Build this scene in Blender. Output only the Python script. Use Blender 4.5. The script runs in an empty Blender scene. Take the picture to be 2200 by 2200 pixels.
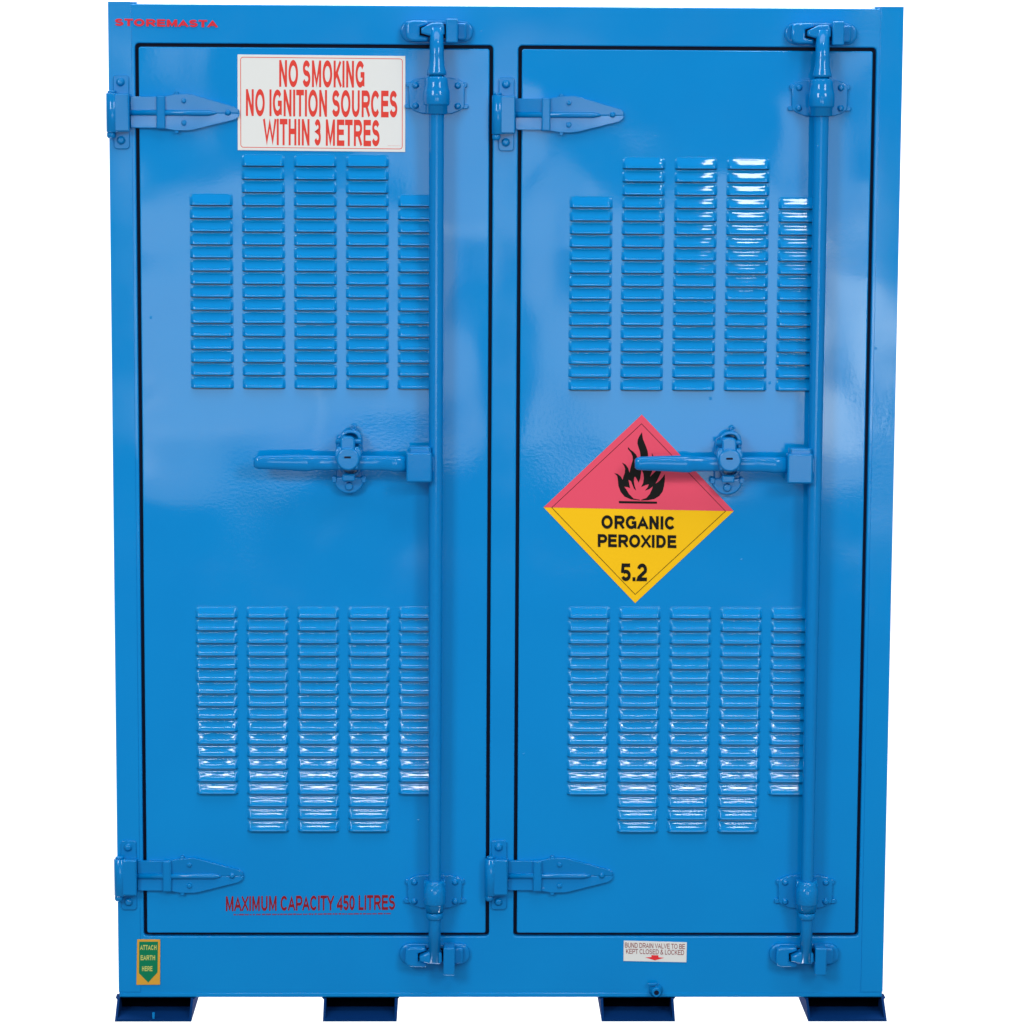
import bpy, bmesh, math, random
from mathutils import Vector, Matrix
from mathutils.geometry import tessellate_polygon

random.seed(5)
S = bpy.context.scene
COL = S.collection

# ------------------------------------------------------------------ camera
ZO = 2.087                       # height of the cabinet's top edge above the ground
CX, CD, CZ = 0.6965, 5.9774, -0.2926 + ZO
PITCH, YAW, ROLL, FPX = 0.1219, 0.0200, 0.0056, 6298.9
FW = Vector((math.sin(YAW)*math.cos(PITCH), math.cos(YAW)*math.cos(PITCH), -math.sin(PITCH)))
RT0 = FW.cross(Vector((0, 0, 1))).normalized(); UP0 = RT0.cross(FW)
RT = RT0*math.cos(ROLL) + UP0*math.sin(ROLL)
UP = -RT0*math.sin(ROLL) + UP0*math.cos(ROLL)
cam = bpy.data.cameras.new('camera'); cam.sensor_width = 36; cam.lens = FPX/2200*36
cam.clip_start = .1; cam.clip_end = 200
co = bpy.data.objects.new('camera', cam); COL.objects.link(co)
m = Matrix.Identity(4)
for i, v in enumerate((RT, UP, -FW)):
    for j in range(3): m[j][i] = v[j]
m.translation = Vector((CX, -CD, CZ)); co.matrix_world = m
S.camera = co

def at(px, py, y=0.0):
    """point on the plane at depth y that a measurement on the 2200 px photograph names -> (x, z)"""
    v = FW*FPX + RT*(px-1100) - UP*(py-1100)
    t = (y+CD)/v.y
    return CX+v.x*t, CZ+v.z*t

# ------------------------------------------------------------------ world and lamps
W = bpy.data.worlds.new('World'); S.world = W; W.use_nodes = True
W.node_tree.nodes['Background'].inputs[0].default_value = (.80, .92, 1, 1)
W.node_tree.nodes['Background'].inputs[1].default_value = .24
S.view_settings.view_transform = 'Standard'; S.view_settings.look = 'None'
S.view_settings.exposure = .10; S.view_settings.gamma = 1

def area(name, loc, target, sx, sy, radiance, color=(1, 1, 1), spread=180):
    l = bpy.data.lights.new(name, 'AREA'); l.shape = 'RECTANGLE'; l.size = sx; l.size_y = sy
    l.energy = radiance*math.pi*sx*sy; l.color = color; l.spread = math.radians(spread)
    o = bpy.data.objects.new(name, l); COL.objects.link(o); o.location = loc
    o.rotation_euler = (Vector(target)-Vector(loc)).to_track_quat('-Z', 'Y').to_euler()
    return o
# two keys, left and right, a little above eye level
area('key_softbox', (-3.6, -6.6, 4.3), (.8, 0, 1.3), 2.0, 2.3, 14.5, (1, .99, .97))
area('key_softbox', (5.2, -6.6, 4.6), (.8, 0, 1.3), 1.8, 2.2, 13.0, (1, .99, .98))
# dim overhead light and an unseen strip added for glints on the lower louvres
area('overhead_softbox', (.7, -1.9, 6.4), (.8, -.2, 1.0), 5.5, 2.0, 3.0)
area('glint_strip_lamp', (.6, -2.2, 2.26), (.6, 0, .48), 3.6, .045, 5.5, spread=70)
# flat lamps added behind the camera to lay pale reflections on the paint
def bank(x0, x1, z0, z1, radiance, y=-9.0, tilt=0):
    o = area('reflection_lamp', ((x0+x1)/2, y, (z0+z1)/2), ((x0+x1)/2, 0, (z0+z1)/2), x1-x0, z1-z0, radiance, (.95, 1, .88))
    o.rotation_euler.rotate_axis('Z', math.radians(tilt))
bank(-1.15, .05, .42, 1.50, 2.9, tilt=4)
bank(.06, .72, .30, 1.50, 2.6, -9.05, -5)
bank(-1.10, .15, .06, .46, 1.7, -9.1, -3)
bank(.42, 1.22, 1.28, 2.25, 2.5, -9.1, 3)
bank(1.24, 2.56, .10, 1.70, 2.9, tilt=-3)
bank(2.62, 3.25, .50, 1.28, 8.0, tilt=2)
bank(2.62, 3.20, -.05, .48, 3.0, -9.1)
bank(2.62, 3.15, 1.34, 2.35, 2.3)
bank(-1.30, -.92, 1.55, 2.60, 2.2)
area('glint_lamp', (1.69, -2.0, 4.28), (1.4, 0, 1.72), .36, .26, 26.0)  # unseen lamp added for bright glints on the upper right louvres
# unseen lamps added to brighten the backdrop to plain white
area('backdrop_lamp', (.8, 1.6, 6.0), (.8, 4.0, 1.5), 8, 1.2, 17)
area('backdrop_lamp', (.8, 1.6, -5.0), (.8, 4.0, .5), 8, 1.2, 17)

# ------------------------------------------------------------------ materials
def mat(name, col, rough=.4, spec=.5, metal=0.0, coat=0.0):
    M = bpy.data.materials.new(name); M.use_nodes = True
    b = M.node_tree.nodes['Principled BSDF']
    b.inputs['Base Color'].default_value = (*col, 1); b.inputs['Roughness'].default_value = rough
    b.inputs['Specular IOR Level'].default_value = spec; b.inputs['Metallic'].default_value = metal
    b.inputs['Coat Weight'].default_value = coat
    return M, M.node_tree, b

def paint(name, col, rough, warp, peel, seed=0.0):
    M, nt, b = mat(name, col, rough, .36)
    N, L = nt.nodes.new, nt.links.new
    geo = N('ShaderNodeNewGeometry')
    off = N('ShaderNodeVectorMath'); off.operation = 'ADD'; off.inputs[1].default_value = (seed, 0, seed*.7)
    L(geo.outputs['Position'], off.inputs[0])
    # colour: very slight unevenness of the enamel
    n1 = N('ShaderNodeTexNoise'); n1.inputs['Scale'].default_value = 5; n1.inputs['Detail'].default_value = 5
    L(off.outputs[0], n1.inputs['Vector'])
    mx = N('ShaderNodeMix'); mx.data_type = 'RGBA'
    mx.inputs[6].default_value = (col[0]*.9, col[1]*.93, col[2]*.96, 1)
    mx.inputs[7].default_value = (col[0]*1.1, col[1]*1.06, col[2]*1.03, 1)
    L(n1.outputs['Fac'], mx.inputs[0]); L(mx.outputs[2], b.inputs['Base Color'])
    # roughness: small dull patches
    n2 = N('ShaderNodeTexNoise'); n2.inputs['Scale'].default_value = 9; n2.inputs['Detail'].default_value = 4
    L(off.outputs[0], n2.inputs['Vector'])
    mr = N('ShaderNodeMapRange'); mr.inputs[1].default_value = .35; mr.inputs[2].default_value = .7
    mr.inputs[3].default_value = rough*.8; mr.inputs[4].default_value = rough*1.35
    L(n2.outputs['Fac'], mr.inputs[0]); L(mr.outputs[0], b.inputs['Roughness'])
    # relief: sheet warp, then orange peel
    n3 = N('ShaderNodeTexNoise'); n3.inputs['Scale'].default_value = 3.2; n3.inputs['Detail'].default_value = .9
    L(off.outputs[0], n3.inputs['Vector'])
    b1 = N('ShaderNodeBump'); b1.inputs['Strength'].default_value = 1; b1.inputs['Distance'].default_value = warp
    L(n3.outputs['Fac'], b1.inputs['Height'])
    n4 = N('ShaderNodeTexNoise'); n4.inputs['Scale'].default_value = 170; n4.inputs['Detail'].default_value = 2
    L(off.outputs[0], n4.inputs['Vector'])
    b2 = N('ShaderNodeBump'); b2.inputs['Strength'].default_value = 1; b2.inputs['Distance'].default_value = peel
    # the peel comes and goes over the sheet
    n5 = N('ShaderNodeTexNoise'); n5.inputs['Scale'].default_value = 2.3; n5.inputs['Detail'].default_value = 3
    L(off.outputs[0], n5.inputs['Vector'])
    m5 = N('ShaderNodeMapRange'); m5.inputs[1].default_value = .48; m5.inputs[2].default_value = .66
    m5.inputs[3].default_value = .25; m5.inputs[4].default_value = 1.0
    L(n5.outputs['Fac'], m5.inputs[0]); L(m5.outputs[0], b2.inputs['Strength'])
    L(n4.outputs['Fac'], b2.inputs['Height']); L(b1.outputs[0], b2.inputs['Normal'])
    # a few nibs and specks under the paint
    vo = N('ShaderNodeTexVoronoi'); vo.inputs['Scale'].default_value = 11
    L(off.outputs[0], vo.inputs['Vector'])
    mv = N('ShaderNodeMapRange'); mv.inputs[1].default_value = .035; mv.inputs[2].default_value = 0
    mv.inputs[3].default_value = 0; mv.inputs[4].default_value = 1
    L(vo.outputs['Distance'], mv.inputs[0])
    b3 = N('ShaderNodeBump'); b3.inputs['Strength'].default_value = .8; b3.inputs['Distance'].default_value = .0006
    L(mv.outputs[0], b3.inputs['Height']); L(b2.outputs[0], b3.inputs['Normal'])
    L(b3.outputs[0], b.inputs['Normal'])
    return M
BLUE = (.0002, .250, .655)
M_DOOR = paint('blue_door_enamel', BLUE, .065, .0088, .00010)
M_FRAME = paint('blue_frame_enamel', BLUE, .10, .008, .00010, 3.1)
M_HARD = paint('blue_hardware_enamel', (.0002, .205, .565), .10, .002, .00012, 7.7)
M_LOUV = paint('blue_louvre_enamel', BLUE, .035, .0008, .00002, 1.3)
M_SLOT = mat('louvre_slot_shade', (.002, .010, .035), .6)[0]  # dark closing face stands in for the shade in the louvre opening
M_SEAL = mat('black_rubber', (.001, .005, .030), .5, .2)[0]
M_IN = mat('channel_shade', (.0004, .0008, .004), .9, .03)[0]  # near-black: shade inside the foot channels put into the colour
M_FOOT = mat('shaded_blue_foot_enamel', (.0006, .030, .14), .75, .06)[0]  # cabinet blue darkened: shade under the body put into the foot colour
M_WHITE = mat('white_vinyl', (.80, .80, .79), .55, .18)[0]
M_RED = mat('red_print', (.78, .055, .040), .55, .18)[0]
M_DRED = mat('dark_red_print', (.27, .008, .018), .55, .18)[0]
M_BRED = mat('maker_red_print', (.72, .025, .040), .55, .18)[0]
M_PINK = mat('faded_red_vinyl', (.84, .082, .150), .55, .18)[0]
M_YEL = mat('yellow_vinyl', (.99, .56, .004), .55, .18)[0]
M_BLK = mat('black_print', (.004, .004, .004), .55, .18)[0]
M_GRN = mat('green_print', (.0, .20, .09), .55, .18)[0]
M_ORG = mat('orange_yellow_vinyl', (.72, .36, .04), .55, .18)[0]
M_LIME = mat('pale_yellow_print', (.60, .62, .16), .55, .18)[0]

# ------------------------------------------------------------------ helpers
def empty(name, loc):
    o = bpy.data.objects.new(name, None); COL.objects.link(o); o.location = loc
    o.empty_display_size = .1; return o

def make(name, me, mats, parent=None, label=None, kind=None):
    o = bpy.data.objects.new(name, me); COL.objects.link(o)
    if not me.materials:
        for mm in (mats if isinstance(mats, (list, tuple)) else [mats]): me.materials.append(mm)
    if parent: o.parent = parent
    if label: o['label'] = label
    if kind: o['kind'] = kind
    return o

class MB:
    """collects vertices and faces; smooth flag and material slot per face"""
    def __init__(s): s.v = []; s.f = []; s.sm = []; s.mi = []
    def face(s, idx, smooth=False, mi=0): s.f.append(idx); s.sm.append(smooth); s.mi.append(mi)
    def mesh(s, name):
        me = bpy.data.meshes.new(name); me.from_pydata(s.v, [], s.f)
        me.polygons.foreach_set('use_smooth', s.sm); me.polygons.foreach_set('material_index', s.mi)
        me.update(); return me

    def plate(s, loops, yf, th, bevel=.002, back=False, mi=0, steps=3):
        """flat-faced plate in the x-z plane: loops[0] the outline, others holes; front at y=yf, thickness th"""
        rings = []
        for k, lp in enumerate(loops):
            a = sum(lp[i][0]*lp[(i+1) % len(lp)][1]-lp[(i+1) % len(lp)][0]*lp[i][1] for i in range(len(lp)))
            if (a > 0) != (k == 0): lp = lp[::-1]
            n = len(lp); nor = []
            for i in range(n):
                p, q, r = Vector(lp[i-1]), Vector(lp[i]), Vector(lp[(i+1) % n])
                e1 = (q-p).normalized(); e2 = (r-q).normalized()
                n1 = Vector((-e1.y, e1.x)); n2 = Vector((-e2.y, e2.x))
                bs = (n1+n2); bs = bs.normalized() if bs.length > 1e-6 else n1
                nor.append(bs/max(.35, bs.dot(n1)))
            prof = [(0, yf+th)]
            for j in range(steps+1):
                a2 = j/steps*math.pi/2
                prof.append((bevel*(1-math.cos(a2)), yf+bevel*(1-math.sin(a2))))
            idx = []
            for d, y in prof:
                base = len(s.v); idx.append(base)
                for i in range(n):
                    s.v.append((lp[i][0]+nor[i].x*d, y, lp[i][1]+nor[i].y*d))
            for j in range(len(prof)-1):
                for i in range(n):
                    i2 = (i+1) % n
                    s.face((idx[j]+i, idx[j]+i2, idx[j+1]+i2, idx[j+1]+i), j > 0, mi)
            rings.append((idx[0], idx[-1], n))
        for which in ((1, 0) if back else (1,)):
            flat = []; ids = []
            for b0, b1, n in rings:
                b = b1 if which else b0
                flat.append([Vector((s.v[b+i][0], s.v[b+i][2], 0)) for i in range(n)]); ids += [b+i for i in range(n)]
            for t in tessellate_polygon(flat):
                a, b, c = (Vector((s.v[ids[q]][0], s.v[ids[q]][2])) for q in t)
                cr = (b-a).cross(c-a)
                tt = tuple(ids[q] for q in t)
                if (cr < 0) == bool(which): tt = tt[::-1]
                s.face(tt, False, mi)
        return s

    def box(s, x0, x1, y0, y1, z0, z1, bevel=.0, mi=0):
        if bevel > 0:
            return s.plate([[(x0, z0), (x1, z0), (x1, z1), (x0, z1)]], y0, y1-y0, bevel, True, mi, 2)
        b = len(s.v)
        s.v += [(x, y, z) for x in (x0, x1) for y in (y0, y1) for z in (z0, z1)]
        for f in ((0, 1, 3, 2), (4, 6, 7, 5), (0, 4, 5, 1), (2, 3, 7, 6), (0, 2, 6, 4), (1, 5, 7, 3)):
            s.face(tuple(b+i for i in f), False, mi)
        return s

    def lathe(s, prof, origin, axis, seg=20, mi=0, caps=True, squash=1.0):
        """prof: (distance along axis, radius)"""
        ax = Vector(axis).normalized(); o = Vector(origin)
        u = ax.orthogonal().normalized(); w = ax.cross(u)
        b0 = len(s.v)
        for d, r in prof:
            for k in range(seg):
                a = 2*math.pi*k/seg
                s.v.append(tuple(o+ax*d+u*(math.cos(a)*r)+w*(math.sin(a)*r*squash)))
        for j in range(len(prof)-1):
            for k in range(seg):
                k2 = (k+1) % seg
                s.face((b0+j*seg+k, b0+j*seg+k2, b0+(j+1)*seg+k2, b0+(j+1)*seg+k), True, mi)
        if caps:
            s.face(tuple(b0+k for k in range(seg))[::-1], False, mi)
            e = b0+(len(prof)-1)*seg
            s.face(tuple(e+k for k in range(seg)), False, mi)
        return s

def rrect(x0, z0, x1, z1, r, n=5):
    pts = []
    for cx, cz, a0 in ((x1-r, z0+r, -90), (x1-r, z1-r, 0), (x0+r, z1-r, 90), (x0+r, z0+r, 180)):
        for k in range(n+1):
            a = math.radians(a0+90*k/n); pts.append((cx+r*math.cos(a), cz+r*math.sin(a)))
    return pts

def circle(cx, cz, r, n=28):
    return [(cx+r*math.cos(2*math.pi*k/n), cz+r*math.sin(2*math.pi*k/n)) for k in range(n)]

# ------------------------------------------------------------------ stroke lettering (grotesque capitals)
def arc(cx, cy, rx, ry, a0, a1, n=14):
    return [(cx+rx*math.cos(math.radians(a0+(a1-a0)*k/n)), cy+ry*math.sin(math.radians(a0+(a1-a0)*k/n))) for k in range(n+1)]

def spline(pts, n=5):
    out = []
    P = [pts[0]]+list(pts)+[pts[-1]]
    for i in range(1, len(P)-2):
        for k in range(n):
            t = k/n; q = []
            for c in (0, 1):
                a, b, d, e = P[i-1][c], P[i][c], P[i+1][c], P[i+2][c]
                q.append(.5*((2*b)+(-a+d)*t+(2*a-5*b+4*d-e)*t*t+(-a+3*b-3*d+e)*t**3))
            out.append(tuple(q))
    out.append(pts[-1]); return out

def glyph(c, t):
    """advance width and centre-line strokes for cap height 1 and stem t"""
    h = t/2; T = 1-h; B = h
    if c == ' ': return .36, []
    if c == 'A': return .93, [[(.06, 0), (.465, T+.02), (.87, 0)], [(.2, .33), (.73, .33)]]
    if c == 'B': return .93, [[(.1+h, T), (.1+h, B)], [(.1+h, T), (.55, T)]+arc(.55, (T+.53)/2, .22, (T-.53)/2, 90, -90)[1:]+[(.1+h, .53)],
                              [(.1+h, B), (.58, B)]+arc(.58, (B+.53)/2, .25-h*.2, (.53-B)/2, -90, 90)[1:]]
    if c == 'C': return 1.0, [arc(.52, .5, .46-h, .5-h, 38, 322, 26)]
    if c == 'D': return 1.0, [[(.1+h, B), (.1+h, T), (.48, T)]+arc(.48, .5, .46-h, .5-h, 90, -90, 18)[1:]+[(.1+h-h, B)]]
    if c == 'E': return .91, [[(.86, T), (.1+h, T), (.1+h, B), (.88, B)], [(.1+h, .52), (.82, .52)]]
    if c == 'F': return .84, [[(.82, T), (.1+h, T), (.1+h, 0)], [(.1+h, .49), (.74, .49)]]
    if c == 'G': return 1.07, [arc(.54, .5, .48-h, .5-h, 40, 305, 26)+[(.98-h, .16), (.98-h, .48), (.58, .48)]]
    if c == 'H': return 1.0, [[(.1+h, 0), (.1+h, 1)], [(.9-h, 0), (.9-h, 1)], [(.1+h, .53), (.9-h, .53)]]
    if c == 'I': return .36, [[(.18, 0), (.18, 1)]]
    if c == 'K': return .93, [[(.1+h, 0), (.1+h, 1)], [(.12+h, .34), (.80, 1)], [(.38, .56), (.86, 0)]]
    if c == 'L': return .78, [[(.1+h, 1), (.1+h, B), (.74, B)]]
    if c == 'M': return 1.15, [[(.1+h, 0), (.1+h, 1)], [(1.05-h, 0), (1.05-h, 1)], [(.1+h, .97), (.575, .04), (1.05-h, .97)]]
    if c == 'N': return 1.0, [[(.1+h, 0), (.1+h, 1)], [(.9-h, 0), (.9-h, 1)], [(.1+h, .97), (.9-h, .03)]]
    if c == 'O': return 1.08, [arc(.54, .5, .49-h, .51-h, 0, 360, 36)]
    if c == 'P': return .92, [[(.1+h, 0), (.1+h, T), (.56, T)]+arc(.56, (T+.43)/2, .29-h*.3, (T-.43)/2, 90, -90)[1:]+[(.1+h, .43)]]
    if c == 'R': return 1.0, [[(.1+h, 0), (.1+h, T), (.60, T)]+arc(.60, (T+.46)/2, .28-h*.3, (T-.46)/2, 90, -90)[1:]+[(.1+h, .46)], [(.55, .46), (.92-h*.3, 0)]]
    if c == 'S': return .92, [arc(.46, (T+.52)/2, .37-h, (T-.52)/2, 18, 270, 18)+arc(.46, (.52+B)/2, .40-h, (.52-B)/2, 90, -165, 18)[1:]]
    if c == 'T': return .85, [[(.03, T), (.82, T)], [(.425, T), (.425, 0)]]
    if c == 'U': return 1.0, [[(.1+h, 1), (.1+h, .38)]+arc(.5, .38, .40-h, .38-h, 180, 360, 18)[1:]+[(.9-h, 1)]]
    if c == 'V': return .92, [[(.05, 1), (.46, .02), (.87, 1)]]
    if c == 'W': return 1.3, [[(.05, 1), (.35, .03), (.65, .95), (.95, .03), (1.25, 1)]]
    if c == 'X': return .93, [[(.08, 0), (.85, 1)], [(.08, 1), (.85, 0)]]
    if c == 'Y': return .93, [[(.06, 1), (.465, .43), (.87, 1)], [(.465, .43), (.465, 0)]]
    if c == '0': return .77, [arc(.385, .5, .34-h, .5-h, 0, 360, 30)]
    if c == '2': return .77, [arc(.385, T-.24, .34-h, .24, 170, -25, 14)+[(.16, .10+h), (.12, B), (.72, B)]]
    if c == '3': return .77, [arc(.375, (T+.53)/2, .31-h, (T-.53)/2, 160, -90, 14)+arc(.375, (.53+B)/2, .34-h, (.53-B)/2, 90, -162, 16)[1:]]
    if c == '4': return .77, [[(.52, 0), (.52, .97), (.07, .33), (.07, .27), (.73, .27)]]
    if c == '5': return .77, [[(.68, T), (.19, T), (.15, .46)], arc(.385, .325, .34-h, .325-B, 135, -160, 18)]
    if c == '.': return .36, [[(.18, 0), (.18, t*1.05)]]
    if c == '&': return .95, [spline([(.88, .04), (.62, .34), (.36, .66), (.28, .80), (.34, T-.02), (.44, T), (.56, .92), (.55, .76), (.40, .60), (.20, .44), (.10+h, .26), (.16, .10), (.36, B), (.56, .08), (.70, .24), (.78, .44)], 4)]
    return .5, []

def lettering(mb, text, p_bl, p_br, p_tl, y, t=.14, mi=0, pitch=0.0):
    """fills the parallelogram bottom-left, bottom-right, top-left with one line of capitals"""
    adv = 0; items = []
    for ch in text:
        w, st = glyph(ch, t); items.append((adv, st)); adv += w
    xs = [a+p[0] for a, st in items for s_ in st for p in s_]
    lo, hi = min(xs)-t/2, max(xs)+t/2
    O = Vector(p_bl); U = (Vector(p_br)-O)/(hi-lo); V = Vector(p_tl)-O
    for a, st in items:
        for si, s_ in enumerate(st):
            pts = [Vector((a+p[0]-lo, p[1])) for p in s_]
            closed = (pts[0]-pts[-1]).length < 1e-4
            if closed: pts = pts[:-1]
            n = len(pts); L_, R_ = [], []
            for i in range(n):
                e = []
                if closed or i > 0: e.append((pts[i]-pts[i-1]).normalized())
                if closed or i < n-1: e.append((pts[(i+1) % n]-pts[i]).normalized())
                nn = [Vector((-q.y, q.x)) for q in e]; bs = sum(nn, Vector((0, 0))).normalized()
                k = (t/2)/max(.33, bs.dot(nn[0]))
                L_.append(pts[i]+bs*k); R_.append(pts[i]-bs*k)
            b = len(mb.v)
            yy0 = y-si*.00005
            for qi, q in enumerate(L_+R_):
                yy = yy0-(qi % n)/n*.00004
                q.y = min(max(q.y, -.01), 1.01)
                w = O+U*q.x+V*q.y; mb.v.append((w.x, yy, w.y))
            for i in range(n if closed else n-1):
                j = (i+1) % n
                mb.face((b+i, b+n+i, b+n+j, b+j), False, mi)
    return mb

def poly(mb, loops, y, mi=0):
    flat = [[Vector((p[0], p[1], 0)) for p in lp] for lp in loops]
    b = len(mb.v); allp = [p for lp in loops for p in lp]
    mb.v += [(p[0], y, p[1]) for p in allp]
    for t in tessellate_polygon(flat):
        a, c, d = (Vector(allp[q]) for q in t)
        tt = tuple(b+q for q in t)
        if (c-a).cross(d-a) < 0: tt = tt[::-1]
        mb.face(tt, False, mi)
    return mb

def line_loop(mb, pts, w, y, mi=0):
    """closed outline of constant width, as a strip"""
    n = len(pts); b = len(mb.v)
    P = [Vector(p) for p in pts]
    for s_ in (1, -1):
        for i in range(n):
            e1 = (P[i]-P[i-1]).normalized(); e2 = (P[(i+1) % n]-P[i]).normalized()
            n1 = Vector((-e1.y, e1.x)); n2 = Vector((-e2.y, e2.x)); bs = (n1+n2).normalized()
            q = P[i]+bs*(s_*w/2/max(.3, bs.dot(n1))); mb.v.append((q.x, y, q.y))
    for i in range(n):
        j = (i+1) % n; mb.face((b+i, b+n+i, b+n+j, b+j), False, mi)
    return mb

# ------------------------------------------------------------------ setting: white backdrop
bd = MB()
bd.v += [(-9, 4.2, -7), (10.6, 4.2, -7), (10.6, 4.2, 9), (-9, 4.2, 9)]
bd.face((0, 1, 2, 3))
make('backdrop', bd.mesh('backdrop'), mat('white_backdrop', (.9, .9, .9), .9, .1)[0], kind='structure')

# ------------------------------------------------------------------ the cabinet
cab = empty('storage_cabinet', (.8, .45, 0))
cab['label'] = 'bright blue steel two-door chemical storage cabinet with louvred doors and lock bars'
cab['category'] = 'cabinet'
CAB_OFF = Vector((-.8, -.45, 0))
def part(name, mb, mats, parent=None, label=None, kind=None, off=None):
    """a part in cabinet coordinates (x from the left side, y from the front face, z from the ground)"""
    me = mb.mesh(name) if isinstance(mb, MB) else mb
    o = make(name, me, mats, parent or cab, label, kind)
    if parent is None: o.location = CAB_OFF
    return o

DEPTH = .95
ZB = at(1075, 2143)[1]                     # underside of the body
ZT = ZO
# door openings (centre of the dark gap)
XD = [.0561, .7693, .8274, 1.5439]
ZD0, ZD1 = ZO-1.9158, ZO-.0813
G = .0036

frame = MB()
outer = rrect(0, ZB, 1.6, ZT, .003, 2)
holes = [rrect(XD[i]-G, ZD0-G, XD[i+1]+G, ZD1+G, .008, 5) for i in (0, 2)]
frame.plate([outer]+holes, 0, .035, .0026)
part('front_frame', frame, M_FRAME)

body = MB()
body.box(.001, 1.599, .036, DEPTH, ZB+.0005, ZT-.001)
part('body', body, M_FRAME)
# folded lip along the lower edge, and the post caps that stand a little proud of the top
part('bottom_lip', MB().box(.004, 1.596, -.0015, .02, ZB+.002, ZB+.010, .0012), M_FRAME)
for x0, x1 in ((-.0008, .0455), (1.5545, 1.6008)):
    cp = MB().plate([rrect(x0, ZB+.012, x1, ZT+.0042, .001, 1)], -.0009, .004, .0007)
    if x0 > 1: x2 = 1.543
    else: x2 = .057
    cp.box(min(x0, x2)+.0002, max(x1, x2)-.0002, .004, .055, ZT-.0005, ZT+.0040, .0008)
    for i in range(len(cp.v)):
        v = cp.v[i]
        if v[1] < .001: cp.v[i] = (v[0], v[1]-.0006*(v[0]-x0)/(x1-x0)*(1 if x0 < 1 else -1)+(0 if x0 < 1 else -.0006), v[2])
    part('corner_post', cp, M_FRAME)

def door(i):
    x0, x1 = XD[i]+G, XD[i+1]-G
    z0, z1 = ZD0+G, ZD1-G
    d = part('door', MB().plate([rrect(x0, z0, x1, z1, .0045, 5)], 0, .03, .0024), M_DOOR)
    sl = MB().plate([rrect(x0-2*G-.004, z0-2*G-.004, x1+2*G+.004, z1+2*G+.004, .012), rrect(x0+.004, z0+.004, x1-.004, z1-.004, .006)], .0155, .010, .002)
    part('door_seal', sl, M_SEAL)
    return d
doorL = door(0); doorR = door(2)
doorL['label'] = 'left door with the no smoking sign'
doorR['label'] = 'right door with the red and yellow diamond'

# ---- louvres
LW, LH, LD = .0880, .0236, .0088
def hood():
    mb = MB(); nx, nz = 16, 10
    def f(t):            # rise from the sheet: fillet, slope, rolled rim
        t = max(0, min(1, t)); return .5-.5*math.cos(math.pi*min(1, t*1.02))
    def prof(t):
        # integral of a slope that ramps up, stays, and eases off towards the rim
        s_ = 0; N_ = 60
        for q in range(int(t*N_)):
            u = (q+.5)/N_
            s_ += min(1, u/.14)*(.86+.14*math.sin(math.pi*min(1, u/.85)))*(1 if u < .66 else max(.15, 1-(u-.66)/.34))/N_
        return s_
    pm = prof(1)
    us = [0, .015, .03, .045, .06, .075, .092, .14, .2, .28, .38, .5]; us = us+[1-u for u in us[-2::-1]]
    ts = [0, .08, .16, .25, .35, .46, .58, .7, .82, .92, 1]
    for j, t in enumerate(ts):
        for i, u in enumerate(us):
            e = min(u, 1-u)*LW
            g = f(e/.0080) if e < .0080 else 1
            shrink = .0035*(1-math.sin(min(1, t*3.2)*math.pi/2))       # rounded upper corners
            x = (u-.5)*(LW-2*shrink)
            y = -LD*prof(t)/pm*g*(1-.11*abs(2*u-1)**2.2)-.0004
            z = -t*LH
            mb.v.append((x, y, z))
    n = len(us)
    for j in range(len(ts)-1):
        for i in range(n-1):
            a = j*n+i; mb.face((a, a+n, a+n+1, a+1), True, 0)
    b = (len(ts)-1)*n
    c = len(mb.v)
    for i in range(n):
        v = mb.v[b+i]; mb.v.append((v[0]*.985, min(v[1]*.2, -.0003), -LH-.0016 if 1 < i < n-2 else -LH))
    for i in range(n-1):
        mb.face((b+i, c+i, c+i+1, b+i+1), False, 1)
    return mb
HOOD = hood()
hood_me = HOOD.mesh('louvre'); hood_me.materials.append(M_LOUV); hood_me.materials.append(M_SLOT)

def block(dr, col_px, y_ref, rows_first, rows_last, n_long, long_cols, trim, stuff_cells):
    """col_px: left edge of col 1 and col 4 at height y_ref; rows: bottom edge of first and last full rows"""
    xa = at(col_px[0], y_ref)[0]; xb = at(col_px[1], y_ref)[0]
    pitch = (xb-xa)/3
    za = at(900, rows_first)[1]; zb = at(900, rows_last)[1]
    dz = (zb-za)/(n_long-1)
    rest = MB()
    for c in range(5):
        for r in range(n_long):
            if c not in long_cols and r in trim: continue
            x = xa+pitch*c+LW/2; z = za+dz*r+LH
            if (c, r) in stuff_cells:
                b = len(rest.v)
                rest.v += [(v[0]+x, v[1], v[2]+z) for v in HOOD.v]
                for f_, s_, m_ in zip(HOOD.f, HOOD.sm, HOOD.mi): rest.face(tuple(b+q for q in f_), s_, m_)
                continue
            o = make('louvre', hood_me, None, dr)
            o.location = (x, 0, z)
    return rest
RN = range
restL = block(doorL, (408.3, 742.8), 580, 358.2, 834.7, 18, (1, 2, 3), (0, 1, 2), {(4, r) for r in (15, 16, 17)})
low = block(doorL, (421, 746.8), 1560, 1327.0, 1784.8, 18, (1, 2, 3), (15, 16, 17), {(4, r) for r in RN(15)})
b = len(restL.v); restL.v += low.v
for f_, s_, m_ in zip(low.f, low.sm, low.mi): restL.face(tuple(b+q for q in f_), s_, m_)
make('louvre_cluster', restL.mesh('louvre_cluster'), [M_LOUV, M_SLOT], doorL, 'louvres behind the lock bar', 'stuff')
restR = block(doorR, (1222.5, 1558), 580, 359.2, 835.5, 18, (1, 2, 3), (0, 1, 2), {(4, r) for r in (15, 16, 17)})
low = block(doorR, (1217.5, 1542.6), 1600, 1326.0, 1785.5, 18, (1, 2, 3), (15, 16, 17), {(4, r) for r in RN(15)})
b = len(restR.v); restR.v += low.v
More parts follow.
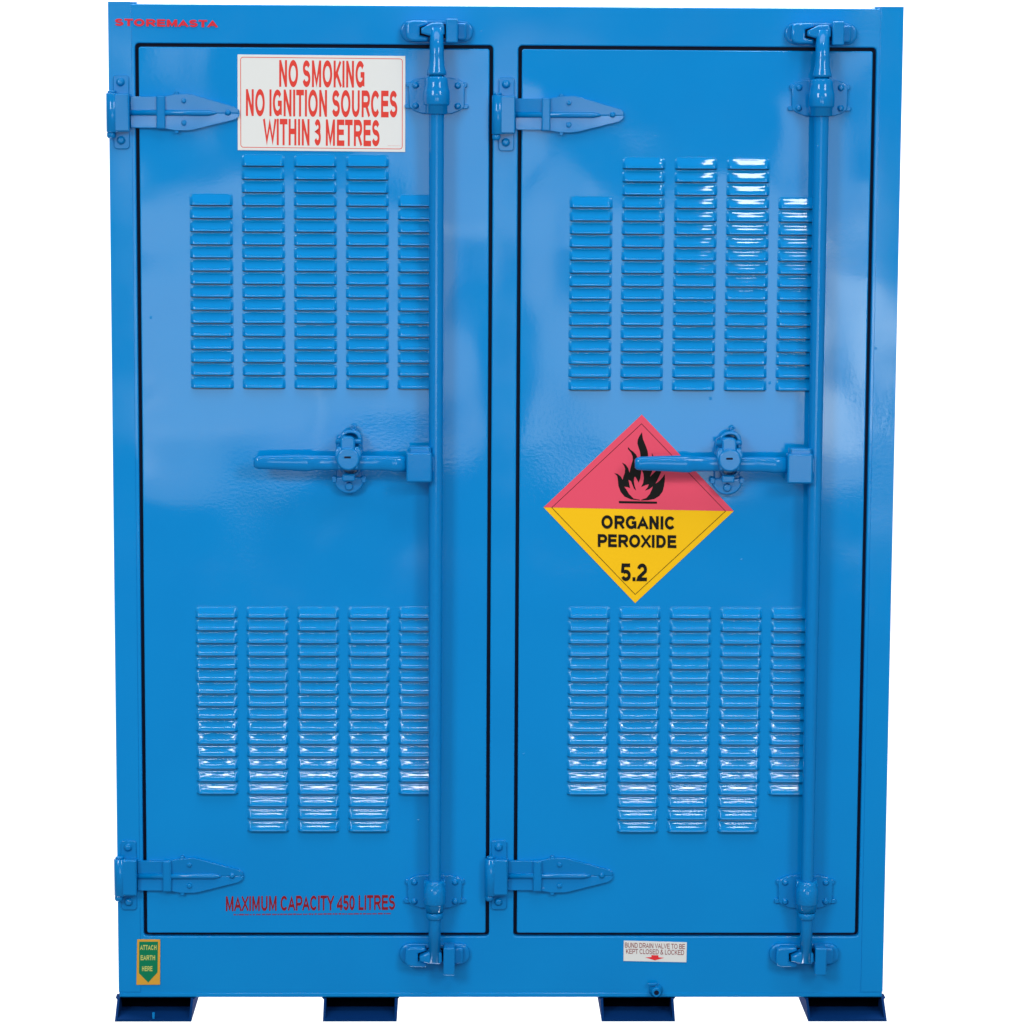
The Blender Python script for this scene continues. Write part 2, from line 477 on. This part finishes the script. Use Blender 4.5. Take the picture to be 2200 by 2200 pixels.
for f_, s_, m_ in zip(low.f, low.sm, low.mi): restR.face(tuple(b+q for q in f_), s_, m_)
make('louvre_cluster', restR.mesh('louvre_cluster'), [M_LOUV, M_SLOT], doorR, 'louvres behind the lock bar', 'stuff')

# ---- bolt heads (shared mesh, axis towards the viewer)
bm_ = MB().lathe([(-.002, .0086), (.0006, .0086), (.0012, .0066), (.0044, .0062), (.0056, .0044), (.0058, .002)], (0, 0, 0), (0, -1, 0), 10)
bolt_me = bm_.mesh('bolt'); bolt_me.materials.append(M_HARD)
def bolt(parent, x, y, z, s=1.0, name='bolt'):
    o = make(name, bolt_me, None, parent); o.location = (x, y, z); o.scale = (s, s, s)
    o.rotation_euler = (0, random.uniform(0, 1), 0); return o

# ---- hinges: built once round their own origin (centre of the strap line at the post edge)
K = .000955
def build_hinge():
    h = MB()
    # knuckle: barrel at the outer side wrapped by a folded plate (front_frame side)
    h.lathe([(-.0395, .0115), (-.0385, .0125), (.0375, .0125), (.0385, .0115)], (-.0345, -.0135, 0), (0, 0, 1), 20)
    h.plate([rrect(-.034, -.0385, .0005, .0375, .002, 2)], -.0235, .024, .003)
    H = make('hinge', h.mesh('hinge'), M_HARD, None)
    tb = MB()
    tb.plate([rrect(-.0335, -.073, -.0015, .075, .007, 4)], -.0052, .0052, .0018)
    make('hinge_plate', tb.mesh('hinge_plate'), M_HARD, H)
    pn = MB().lathe([(-.004, .006), (0, .0088), (.006, .0088), (.009, .006)], (-.0375, -.0135, -.0475), (0, 0, 1), 12)
    pn.lathe([(0, .0085), (.004, .0085), (.005, .006)], (-.0355, -.0135, .0385), (0, 0, 1), 12)
    make('hinge_pin', pn.mesh('hinge_pin'), M_HARD, H)
    st = MB()
    lowh = [(.001, -.0305), (.060, -.031), (.0735, -.0325), (.090, -.0355), (.118, -.0355), (.128, -.034), (.2100, -.0135), (.2185, -.0075), (.2205, 0)]
    uph = [(.2205, 0), (.2185, .0075), (.2100, .0135), (.128, .0365), (.118, .0385), (.090, .0375), (.0735, .034), (.060, .0325), (.001, .0325)]
    for half in (lowh+[(.001, 0)], uph+[(.001, 0)]):
        b = len(st.v); st.plate([half], -.0066, .0066, .0014)
        for i in range(b, len(st.v)):
            v = st.v[i]
            if v[1] < -.001: st.v[i] = (v[0], v[1]-.085*abs(v[2]), v[2])
    # raised bridge across and the pressed rib along the strap
    st.plate([rrect(.0535, -.0325, .0715, .0338, .002, 2)], -.0150, .009, .003)
    st.lathe([(0, .0058), (.158, .0058), (.170, .0030), (.174, .0006)], (.0005, -.0078, 0.0), (1, 0, 0), 12)
    make('strap', st.mesh('strap'), M_HARD, H)
    for x, z, s_ in ((-.0185, .0608, 1.05), (-.0185, -.0470-.0, 1.05)):
        bolt(H, x, -.0052, z if z > 0 else -.0555, s_)
    for x, z, s_ in ((.1085, .0245, .78), (.1085, -.0205, .78), (.197, .001, .72)):
        bolt(H, x, -.0075, z, s_)
    for x, z in ((.0935, .0385), (.0935, -.0375)):
        nb = MB().lathe([(-.004, .0045), (.004, .0045), (.005, .003)], (x, -.004, z), (0, -1, 0), 8)
        make('clip', nb.mesh('clip'), M_HARD, H)
    return H
def copy_tree(o, parent=None):
    c = o.copy(); COL.objects.link(c); c.parent = parent
    for ch in list(o.children): copy_tree(ch, c)
    return c
hinge0 = build_hinge()
hinge_labels = ['upper hinge of the left door, at the cabinet edge', 'upper hinge of the right door, on the centre post',
                'lower hinge of the left door, at the cabinet edge', 'lower hinge of the right door, on the centre post']
for k, (px, py) in enumerate(((280, 242), (1106.5, 246.5), (295.5, 1880.5), (1090, 1880))):
    H = hinge0 if k == 0 else copy_tree(hinge0)
    x, z = at(px, py); H.parent = cab; H.location = Vector((x, 0, z))+CAB_OFF; H['label'] = hinge_labels[k]

# ---- locking gear, built round the bar axis of the left door; z stays absolute
Y_BAR = -.036
def zz(py, y=Y_BAR): return at(938, py, y)[1]
XB = at(938, 400, Y_BAR)[0]; XB2 = at(933.5, 1850, Y_BAR)[0]
XBAR = (XB+XB2)/2
def px2(x_px, py, y=Y_BAR):                # offset from the bar axis
    return at(x_px, py, y)[0]-XBAR
gear = []                                   # (object, is top part)
def gpart(name, mb, parent=None, mats=None, label=None):
    o = make(name, mb.mesh(name) if isinstance(mb, MB) else mb, mats or M_HARD, parent, label)
    if parent is None: gear.append(o)
    return o
# bar: thin ends, bell above the upper guide, collar below the lower one
z_top, z_bell0, z_bell1 = zz(60), zz(118), zz(160)
bar = MB().lathe([(zz(2066), .0125), (zz(1979), .0125), (zz(1977), .0125), (zz(1240), .0142), (zz(250), .0150), (z_bell1, .0150)], (0, Y_BAR, 0), (0, 0, 1), 28)
bar.lathe([(z_bell1-.001, .0195), (z_bell1+.004, .0195), (z_bell1+.018, .0158), (z_bell0, .0143), (z_top, .0135)], (0, Y_BAR, 0), (0, 0, 1), 28)
BAR = gpart('locking_bar', bar)
gpart('collar', MB().lathe([(0, .0150), (.002, .0172), (.012, .0180), (.014, .0165)], (0, Y_BAR, zz(1974)), (0, 0, 1), 28), BAR)
# guides
def guide(py0, py1, low):
    zc = (zz(py0, -.01)+zz(py1, -.01))/2; hh = (zz(py0, -.01)-zz(py1, -.01))/2
    pl = MB()
    w = .0565
    pts = [(-w, -hh+.014), (-w+.010, -hh+.006), (-w+.026, -hh), (w-.026, -hh), (w-.010, -hh+.006), (w, -hh+.014),
           (w, hh-.012), (w-.010, hh-.004), (w-.026, hh), (-w+.026, hh), (-w+.010, hh-.004), (-w, hh-.012)]
    pl.plate([[(x, z+zc) for x, z in pts]], -.0075, .0075, .0022)
    g = gpart('guide_bracket', pl)
    br = MB()
    if low:
        br.lathe([(zc-.034, .0190), (zc-.021, .0196), (zc-.0205, .0200), (zc-.017, .0228), (zc-.016, .0232), (zc+.013, .0232), (zc+.0145, .0226), (zc+.024, .0200), (zc+.031, .0190)], (0, Y_BAR+.001, 0), (0, 0, 1), 28)
    else:
        br.lathe([(zc-.037, .0205), (zc-.036, .0222), (zc-.0205, .0222), (zc-.0200, .0230), (zc-.0175, .0258), (zc-.0165, .0262), (zc+.008, .0262), (zc+.0095, .0256), (zc+.022, .0228), (zc+.035, .0220), (zc+.037, .0200)], (0, Y_BAR+.001, 0), (0, 0, 1), 28)
    br.box(-.022, .022, -.034, -.004, zc-.030, zc+.030, .003)
    gpart('barrel', br, g)
    for sx in (-1, 1):
        for sz in (-1, 1): bolt(g, sx*.0425, -.0075, zc+sz*.0205, .82)
    for sx in (-1, 1):
        lug = MB().plate([rrect(sx*(w+.001)-.007, zc-hh+.010, sx*(w+.001)+.007, zc-hh+.020, .004, 3)], -.006, .006, .002)
        lug.plate([rrect(sx*(w-.002)-.007, zc+hh-.020, sx*(w-.002)+.007, zc+hh-.009, .004, 3)], -.006, .006, .002)
        gpart('weld_lug', lug, g)
guide(166.5, 244.5, False); guide(1881, 1952, True)
# keepers on the frame with the cam of the bar between their jaws
def keeper(py0, py1, low):
    z1, z0 = zz(py0, -.01), zz(py1, -.01); zc = (z0+z1)/2
    pl = MB().plate([rrect(-.0735, z0, .0735, z1, .0215, 7)], -.010, .010, .0045)
    k = gpart('keeper', pl)
    # left jaw: domed casting with a notch for the cam nose
    j = MB()
    j.plate([[(-.062, zc-.011), (-.058, z0+.004), (-.048, z0+.001), (-.018, z0+.001), (-.016, zc-.012), (-.034, zc-.009), (-.034, zc+.007), (-.016, zc+.013), (-.020, z1-.002), (-.050, z1-.002), (-.060, zc+.016)]],
            -.030, .021, .0045)
    gpart('jaw', j, k)
    r = MB()
    e = .010 if low else 0
    r.plate([rrect(.0185, z0-.002-e, .0425, z1+.001, .003, 3)], -.046, .037, .003)
    r.plate([rrect(.040, z0+.004, .060, z1-.006, .006, 3)], -.020, .011, .004)
    gpart('jaw', r, k)
    c = MB()
    c.plate([[(-.031, zc-.0055), (-.0155, zc-.010), (.010, zc-.012), (.016, zc-.006), (.015, zc+.010), (.010, zc+.016), (-.010, zc+.015), (-.031, zc+.0045)]],
            -.044, .028, .004)
    gpart('cam', c, BAR)
    sl = MB().plate([[(-.036, zc-.008), (-.012, zc-.014), (.018, zc-.014), (.018, zc+.014), (-.012, zc+.015), (-.036, zc+.006)]], -.0125, .002, .0005)
    gpart('slot', sl, k, M_SEAL)
keeper(43, 91, False); keeper(2028, 2074, True)
# handle
YH = -.050
def hx(px, py=995): return at(px, py, YH)[0]-XBAR
zh = at(900, 995, YH)[1]
lever = MB()
def bar_between(mb, secs, seg=16):
    """tube along x with elliptic sections (x, y, z, ry, rz)"""
    b0 = len(mb.v)
    for x, y, z, ry, rz in secs:
        for k in range(seg):
            a = 2*math.pi*k/seg
            ca, sa = math.cos(a), math.sin(a)
            sq = lambda q: math.copysign(abs(q)**.75, q)
            mb.v.append((x, y+sq(ca)*ry, z+sq(sa)*rz))
    for j in range(len(secs)-1):
        for k in range(seg):
            k2 = (k+1) % seg
            mb.face((b0+j*seg+k, b0+(j+1)*seg+k, b0+(j+1)*seg+k2, b0+j*seg+k2), True, 0)
    mb.face(tuple(b0+k for k in range(seg)), False, 0)
    e = b0+(len(secs)-1)*seg; mb.face(tuple(e+k for k in range(seg))[::-1], False, 0)
X = [hx(p) for p in (545, 549, 556, 600, 655, 664, 672, 720, 790, 830, 842, 876)]
bar_between(lever, [(X[0], YH, zh+.0005, .005, .0085), (X[1], YH, zh+.0005, .0085, .0125), (X[2], YH, zh+.001, .0095, .0140), (X[3], YH, zh+.001, .0100, .0158),
                    (X[4], YH, zh, .0105, .0178), (X[5], YH, zh, .0100, .0176), (X[6], YH+.002, zh, .0080, .0158), (X[7], YH+.003, zh, .0075, .0150),
                    (X[8], YH+.003, zh, .0078, .0152), (X[9], YH+.002, zh, .0085, .0158), (X[10], YH+.001, zh-.001, .0100, .0165), (X[11], YH+.001, zh-.001, .0105, .0165)])
HAN = gpart('handle', lever)
hub = MB()
zh0, zh1 = at(900, 1036, YH-.01)[1], at(900, 972, YH-.01)[1]
hub.plate([rrect(hx(873), zh0, hx(928), zh1, .004, 3)], YH-.017, .040, .004)
hub.plate([rrect(hx(878), zh1-.012, hx(926), zh1+.011, .003, 3)], YH-.009, .030, .004)
hub.box(hx(926), .0, YH+.0, YH+.028, zh-.020, zh+.016, .004)
gpart('hub', hub, HAN)
# latch plate on the door: keeper stirrup over the lever
xl = hx(748.5)
lt = MB()
z_t, z_b = at(748, 923, -.012)[1], at(748, 1061, -.008)[1]
base = rrect(xl-.0265, z_b, xl+.0265, z_t-.004, .0262, 9)
lt.plate([base], -.0075, .0075, .0025)
LAT = gpart('handle_latch', lt)
st = MB()   # inverted U loop
ox = .003
zi1 = z_t+.001; zi0 = zh-.030
st.plate([rrect(xl-.021+ox, zi0, xl+.024+ox, zi1, .019, 7), rrect(xl-.0135+ox, zi0+.006, xl+.0155+ox, zi1-.0075, .0125, 7)], -.030, .022, .003)
gpart('stirrup', st, LAT)
ds = MB()
ds.plate([circle(xl, zh+.010, .0235, 24)], -.072, .012, .004)
ds.plate([circle(xl, zh+.008, .0150, 20)], -.060, .05, .002)
ds.plate([rrect(xl-.016, zh+.012, xl+.014, zi1-.010, .010, 5)], -.066, .026, .004)
gpart('latch_disc', ds, LAT)
gpart('keyhole', MB().plate([rrect(xl-.008, zh+.0115, xl+.006, zh+.0155, .0018, 2)], -.0724, .001, .0002), LAT, M_SEAL)
cp = MB()
zc_ = z_b+.030
pts = [(xl+.031*math.cos(math.radians(a)), zc_+.029*math.sin(math.radians(a))) for a in range(180, 361, 12)]
cp.plate([pts+[(xl+.030, zc_+.005), (xl-.030, zc_+.005)]], -.018, .011, .0035)
cp.lathe([(0, .0085), (.004, .0085), (.006, .006)], (xl, -.017, zc_-.013), (0, -1, 0), 14)
for sx in (-1, 1):
    cp.plate([rrect(xl+sx*.030-.005, zc_-.006, xl+sx*.030+.005, zc_+.007, .003, 3)], -.020, .012, .002)
cp.plate([rrect(xl-.013, zc_-.001, xl+.013, zc_+.014, .003, 3)], -.040, .028, .003)
gpart('cup', cp, LAT)
ch = MB()
for sx in (-1, 1):
    ch.plate([[(xl+sx*.0275, zh+.021), (xl+sx*.0215, zh+.034), (xl+sx*.0135, zh+.034), (xl+sx*.0135, zh-.012), (xl+sx*.0205, zh-.010)]], -.068, .03, .003)
ch.lathe([(0, .0055), (.050, .0055), (.052, .004)], (xl-.026, -.046, zi1-.022), (1, 0, 0), 12)
gpart('catch_jaw', ch, LAT)
lp = MB().plate([circle(xl+.0095, zi1+.004, .0062, 14), circle(xl+.0095, zi1+.004, .0030, 12)], -.018, .008, .002)
gpart('eyelet', lp, LAT)

# place the left set and copy it for the right door
XR = at(1761.5, 500, Y_BAR)[0]; XR2 = at(1733.7, 1850, Y_BAR)[0]
XBAR_R = (XR+XR2)/2
tops = list(gear)
for o in tops:
    c = copy_tree(o)
    c.parent = cab; c.location = Vector((XBAR_R, 0, 0))+CAB_OFF
    o.parent = cab; o.location = Vector((XBAR, 0, 0))+CAB_OFF

# ---- feet: open-fronted channels whose floor plate reaches a little forward
def foot(pxl, pxr, first=False):
    yb = -.052
    x0 = at(pxl, 2194, yb)[0]; x1 = at(pxr, 2194, yb)[0]
    f = MB(); t = .005
    zf = 0.0
    # walls are wedges: flush with the body above, forward at the floor
    for xa, xb in ((x0, x0+t), (x1-t, x1)):
        b = len(f.v)
        prof = [(-.002, ZB-.0005), (yb, zf+.001), (yb, zf), (.80, zf), (.80, ZB-.0005)]
        for x in (xa, xb): f.v += [(x, y, z) for y, z in prof]
        n = len(prof)
        f.face(tuple(b+i for i in range(n))[::-1]); f.face(tuple(b+n+i for i in range(n)))
        for i in range(n):
            j = (i+1) % n; f.face((b+i, b+j, b+n+j, b+n+i))
    f.box(x0+t, x1-t, yb, .80, zf, zf+t)
    f.box(x0+t, x1-t,   .040, .048, zf+t, ZB-.0065, mi=1)  # added back plate, black in place of the shade on the floor
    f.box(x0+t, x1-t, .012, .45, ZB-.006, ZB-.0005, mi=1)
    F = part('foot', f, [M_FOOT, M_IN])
    # small gusset beads where the walls meet the body
    for sx, xx in ((-1, x0), (1, x1)):
        g = MB().plate([[(xx, ZB-.0045), (xx+sx*.004, ZB-.0006), (xx-sx*.002, ZB-.0006)]], .0, .03, .0004, True)
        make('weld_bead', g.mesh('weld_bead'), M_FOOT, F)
    if first:
        xr = at(329.5, 2185, yb)[0]
        r = MB().box(xr-.0025, xr+.0025, yb+.002, yb+.006, zf+t, zf+t+.0135, .0008)
        make('floor_rib', r.mesh('floor_rib'), M_HARD, F)
    return F
foot(246.5, 411, True); foot(693.5, 852.5); foot(1292.5, 1450.5); foot(1736.5, 1905.5)

# ---- drain valve
xv, zv = at(1409, 2127)
dv = MB()
dv.lathe([(0, .0145), (.004, .0145), (.006, .0105), (.018, .0100), (.020, .0088)], (xv, 0, zv), (0, -1, 0), 18)
DV = part('drain_valve', dv, M_HARD)
make('valve_bore', MB().plate([circle(xv, zv, .0052, 14)], -.0204, .003, .0003).mesh('valve_bore'), M_SEAL, DV)
make('valve_stem', MB().box(xv-.0025, xv+.0025, -.014, -.006, zv+.007, zv+.017, .001).mesh('valve_stem'), M_HARD, DV)
make('valve_tap', MB().plate([rrect(xv-.017, zv+.013, xv+.002, zv+.0185, .002, 3)], -.014, .006, .0012).mesh('valve_tap'), M_HARD, DV)

# ------------------------------------------------------------------ signs and lettering
def Q(px, py): return at(px, py)
# no smoking sign
c4 = [Q(510.8, 322.6), Q(870.6, 326.6), Q(870.8, 120.4), Q(510.4, 117.0)]
sg = part('warning_sign', MB().plate([c4], -.0016, .0014, .0004), M_WHITE, label='white sign with three lines of red capitals')
ln = MB(); c = [Q(517.5, 316.3), Q(864.3, 320.0), Q(864.6, 126.5), Q(517.0, 122.8)]
rr = []
for i in range(4):
    p, q, r = Vector(c[i-1]), Vector(c[i]), Vector(c[(i+1) % 4])
    a = q+(p-q).normalized()*.006; b_ = q+(r-q).normalized()*.006
    for k in range(5):
        t = k/4; rr.append(tuple(a*(1-t)**2+q*2*t*(1-t)+b_*t*t))
line_loop(ln, rr, .0013, -.0018)
make('border', ln.mesh('border'), M_RED, sg)
def text_part(parent, s_, bl, br, tl, mats, y=-.0018, t=.14):
    mb = lettering(MB(), s_, Q(*bl), Q(*br), Q(*tl), y, t)
    return make('lettering', mb.mesh('lettering'), mats, parent)
text_part(sg, 'NO SMOKING', (600, 186.5), (783, 188.5), (600, 129), M_RED, t=.21)
text_part(sg, 'NO IGNITION SOURCES', (528.5, 249), (853.5, 252.5), (528.5, 191.5), M_RED, t=.21)
text_part(sg, 'WITHIN 3 METRES', (565, 311.5), (815.5, 314.5), (565, 254.8), M_RED, t=.21)
mk = MB()
for k in range(9):
    a = Q(833+k*2.9, 313.2); mk.plate([[(a[0], a[1]), (a[0]+.0019, a[1]), (a[0]+.0019, a[1]+.0009), (a[0], a[1]+.0009)]], -.0019, .0004, .0001)
make('fine_print', mk.mesh('fine_print'), mat('pale_red_print', (.75, .45, .42), .5)[0], sg)

# maker's name (painted)
mb = lettering(MB(), 'STOREMASTA', Q(247, 55.5), Q(469, 59.0), Q(247, 40.0), -.0023, .24)
part('maker_lettering', mb, M_BRED, label='wide red capitals in the top left corner')

# capacity lettering
mb = lettering(MB(), 'MAXIMUM CAPACITY 450 LITRES', Q(485.5, 1957.5), Q(848.5, 1954.5), Q(485.5, 1925.5), -.0006, .19)
cl = part('capacity_lettering', mb, M_DRED, label='dark red capitals near the foot of the left door')
mk = MB(); xx = 502
while xx < 838:
    w = random.uniform(3, 11); a = Q(xx, 1966.2-(xx-502)*.007); b_ = Q(xx+w, 1966.2-(xx-502)*.007)
    hgt = random.uniform(.0022, .0032)
    mk.v += [(a[0], -.0006, a[1]), (b_[0], -.0006, a[1]), (b_[0], -.0006, a[1]+hgt), (a[0], -.0006, a[1]+hgt)]
    n = len(mk.v); mk.face((n-4, n-3, n-2, n-1)); xx += w+random.uniform(1.2, 2.5)
make('fine_print', mk.mesh('fine_print'), mat('thin_red_print', (.20, .04, .14), .5)[0], cl)

# hazard diamond
PT, PL, PR, PB = Q(1378.8, 890.6), Q(1167.8, 1089.8), Q(1576.2, 1098), Q(1364.4, 1295.6)
hz = part('hazard_diamond', MB().plate([[PL, PB, PR, PT]], -.0012, .0010, .0003), M_YEL, label='diamond hazard sign, faded red over yellow')
up = MB().plate([[PL, PR, PT]], -.0017, .0006, .0002); make('upper_half', up.mesh('upper_half'), M_PINK, hz)
ln = MB(); line_loop(ln, [Q(1185.5, 1090.2), Q(1364.4, 1276.8), Q(1558.5, 1098), Q(1378.2, 910.2)], .0010, -.0020)
make('border', ln.mesh('border'), M_BLK, hz)
def fz(x, y): return Q(1310+x/8.782, 880+y/8.782)
outer_f = [(572, 1712), (400, 1692), (280, 1640), (205, 1550), (163, 1435), (150, 1300), (138, 1248), (85, 1196), (150, 1212), (210, 1262), (243, 1325), (254, 1270), (282, 1195),
           (290, 1115), (268, 1055), (228, 997), (298, 1035), (345, 1100), (373, 1190), (388, 1110), (412, 1020), (434, 950), (430, 880), (402, 812), (342, 742), (345, 704),
           (388, 752), (450, 798), (500, 855), (530, 925), (548, 975), (570, 925), (577, 860), (570, 790), (543, 715), (521, 635), (528, 565), (560, 495), (606, 425),
           (626, 555), (678, 680), (714, 780), (726, 900), (738, 1010), (775, 985), (795, 920), (793, 815), (838, 900), (862, 985), (850, 1055), (800, 1160), (757, 1268),
           (830, 1192), (905, 1130), (962, 1060), (975, 1110), (966, 1180), (915, 1290), (862, 1397), (938, 1342), (1000, 1270), (1038, 1213), (1040, 1310), (1025, 1430), (995, 1545), (930, 1630), (840, 1685), (720, 1707), (592, 1712)]
inner_f = [(592, 1700), (690, 1665), (755, 1590), (795, 1500), (812, 1447), (745, 1498), (662, 1527), (712, 1470), (735, 1408), (680, 1420), (592, 1457), (628, 1385), (643, 1290), (632, 1205), (600, 1135),
           (590, 1190), (575, 1290), (545, 1378), (510, 1310), (480, 1262), (458, 1275), (454, 1350), (470, 1440), (498, 1525), (458, 1490), (428, 1420), (400, 1345), (352, 1322), (368, 1400), (382, 1478), (330, 1460), (270, 1450), (310, 1502), (365, 1595), (450, 1675), (572, 1700)]
fl = MB(); poly(fl, [[fz(*p) for p in outer_f+inner_f]], -.0020)
poly(fl, [[fz(172, 1722), fz(885, 1733), fz(895, 1755), fz(885, 1775), fz(180, 1765), fz(168, 1745)]], -.0020)
make('flame_symbol', fl.mesh('flame_symbol'), M_BLK, hz)
def dq(x, y): return (1150+x/2.972, 850+y/2.972)
text_part(hz, 'ORGANIC', dq(422, 848), dq(889, 855), dq(422, 763), M_BLK, -.0020, .235)
text_part(hz, 'PEROXIDE', dq(399, 965), dq(909, 973), dq(399, 883), M_BLK, -.0020, .235)
text_part(hz, '5.2', dq(547, 1183), dq(722, 1184), dq(547, 1070), M_BLK, -.0020, .21)

# earth sticker
es = part('earth_sticker', MB().plate([[Q(293.2, 2115.2), Q(344, 2114.8), Q(344.3, 2018), Q(295, 2017.8)]], -.0026, .0024, .0003), M_ORG, label='yellow sticker with a green arrow pointing down')
ga = MB().plate([[Q(299.3, 2022.3), Q(298.7, 2090), Q(318.8, 2110), Q(338.8, 2088.5), Q(339.8, 2022.3)]], -.0029, .0006, .0002)
make('arrow', ga.mesh('arrow'), M_GRN, es)
text_part(es, 'ATTACH', (301, 2040), (336.5, 2040), (301, 2029.5), M_LIME, -.0032, .2)
text_part(es, 'EARTH', (302.5, 2062), (333.5, 2062), (302.5, 2051.5), M_LIME, -.0032, .2)
text_part(es, 'HERE', (305.5, 2085.5), (328.5, 2085.5), (305.5, 2075), M_LIME, -.0032, .2)

# drain sticker
ds_ = part('drain_sticker', MB().plate([[Q(1339.3, 2064.3), Q(1474.6, 2067.2), Q(1475.6, 2024.2), Q(1340.2, 2020.6)]], -.0014, .0012, .0003), M_WHITE, label='small white sticker with red capitals and arrow')
text_part(ds_, 'BUND DRAIN VALVE TO BE', (1342.5, 2035.2), (1472, 2038.5), (1342.5, 2024.6), M_DRED, -.0018, .13)
text_part(ds_, 'KEPT CLOSED & LOCKED', (1345, 2048.2), (1469.5, 2051.2), (1345, 2037.8), M_DRED, -.0018, .13)
ar = MB(); poly(ar, [[Q(1399.5, 2051.5), Q(1414.5, 2052), Q(1414.5, 2056), Q(1427, 2057.2), Q(1407, 2062.8), Q(1386, 2056.4), Q(1399.5, 2055.6)]], -.0018)
make('arrow', ar.mesh('arrow'), mat('bright_red_print', (.85, .02, .03), .4)[0], ds_)
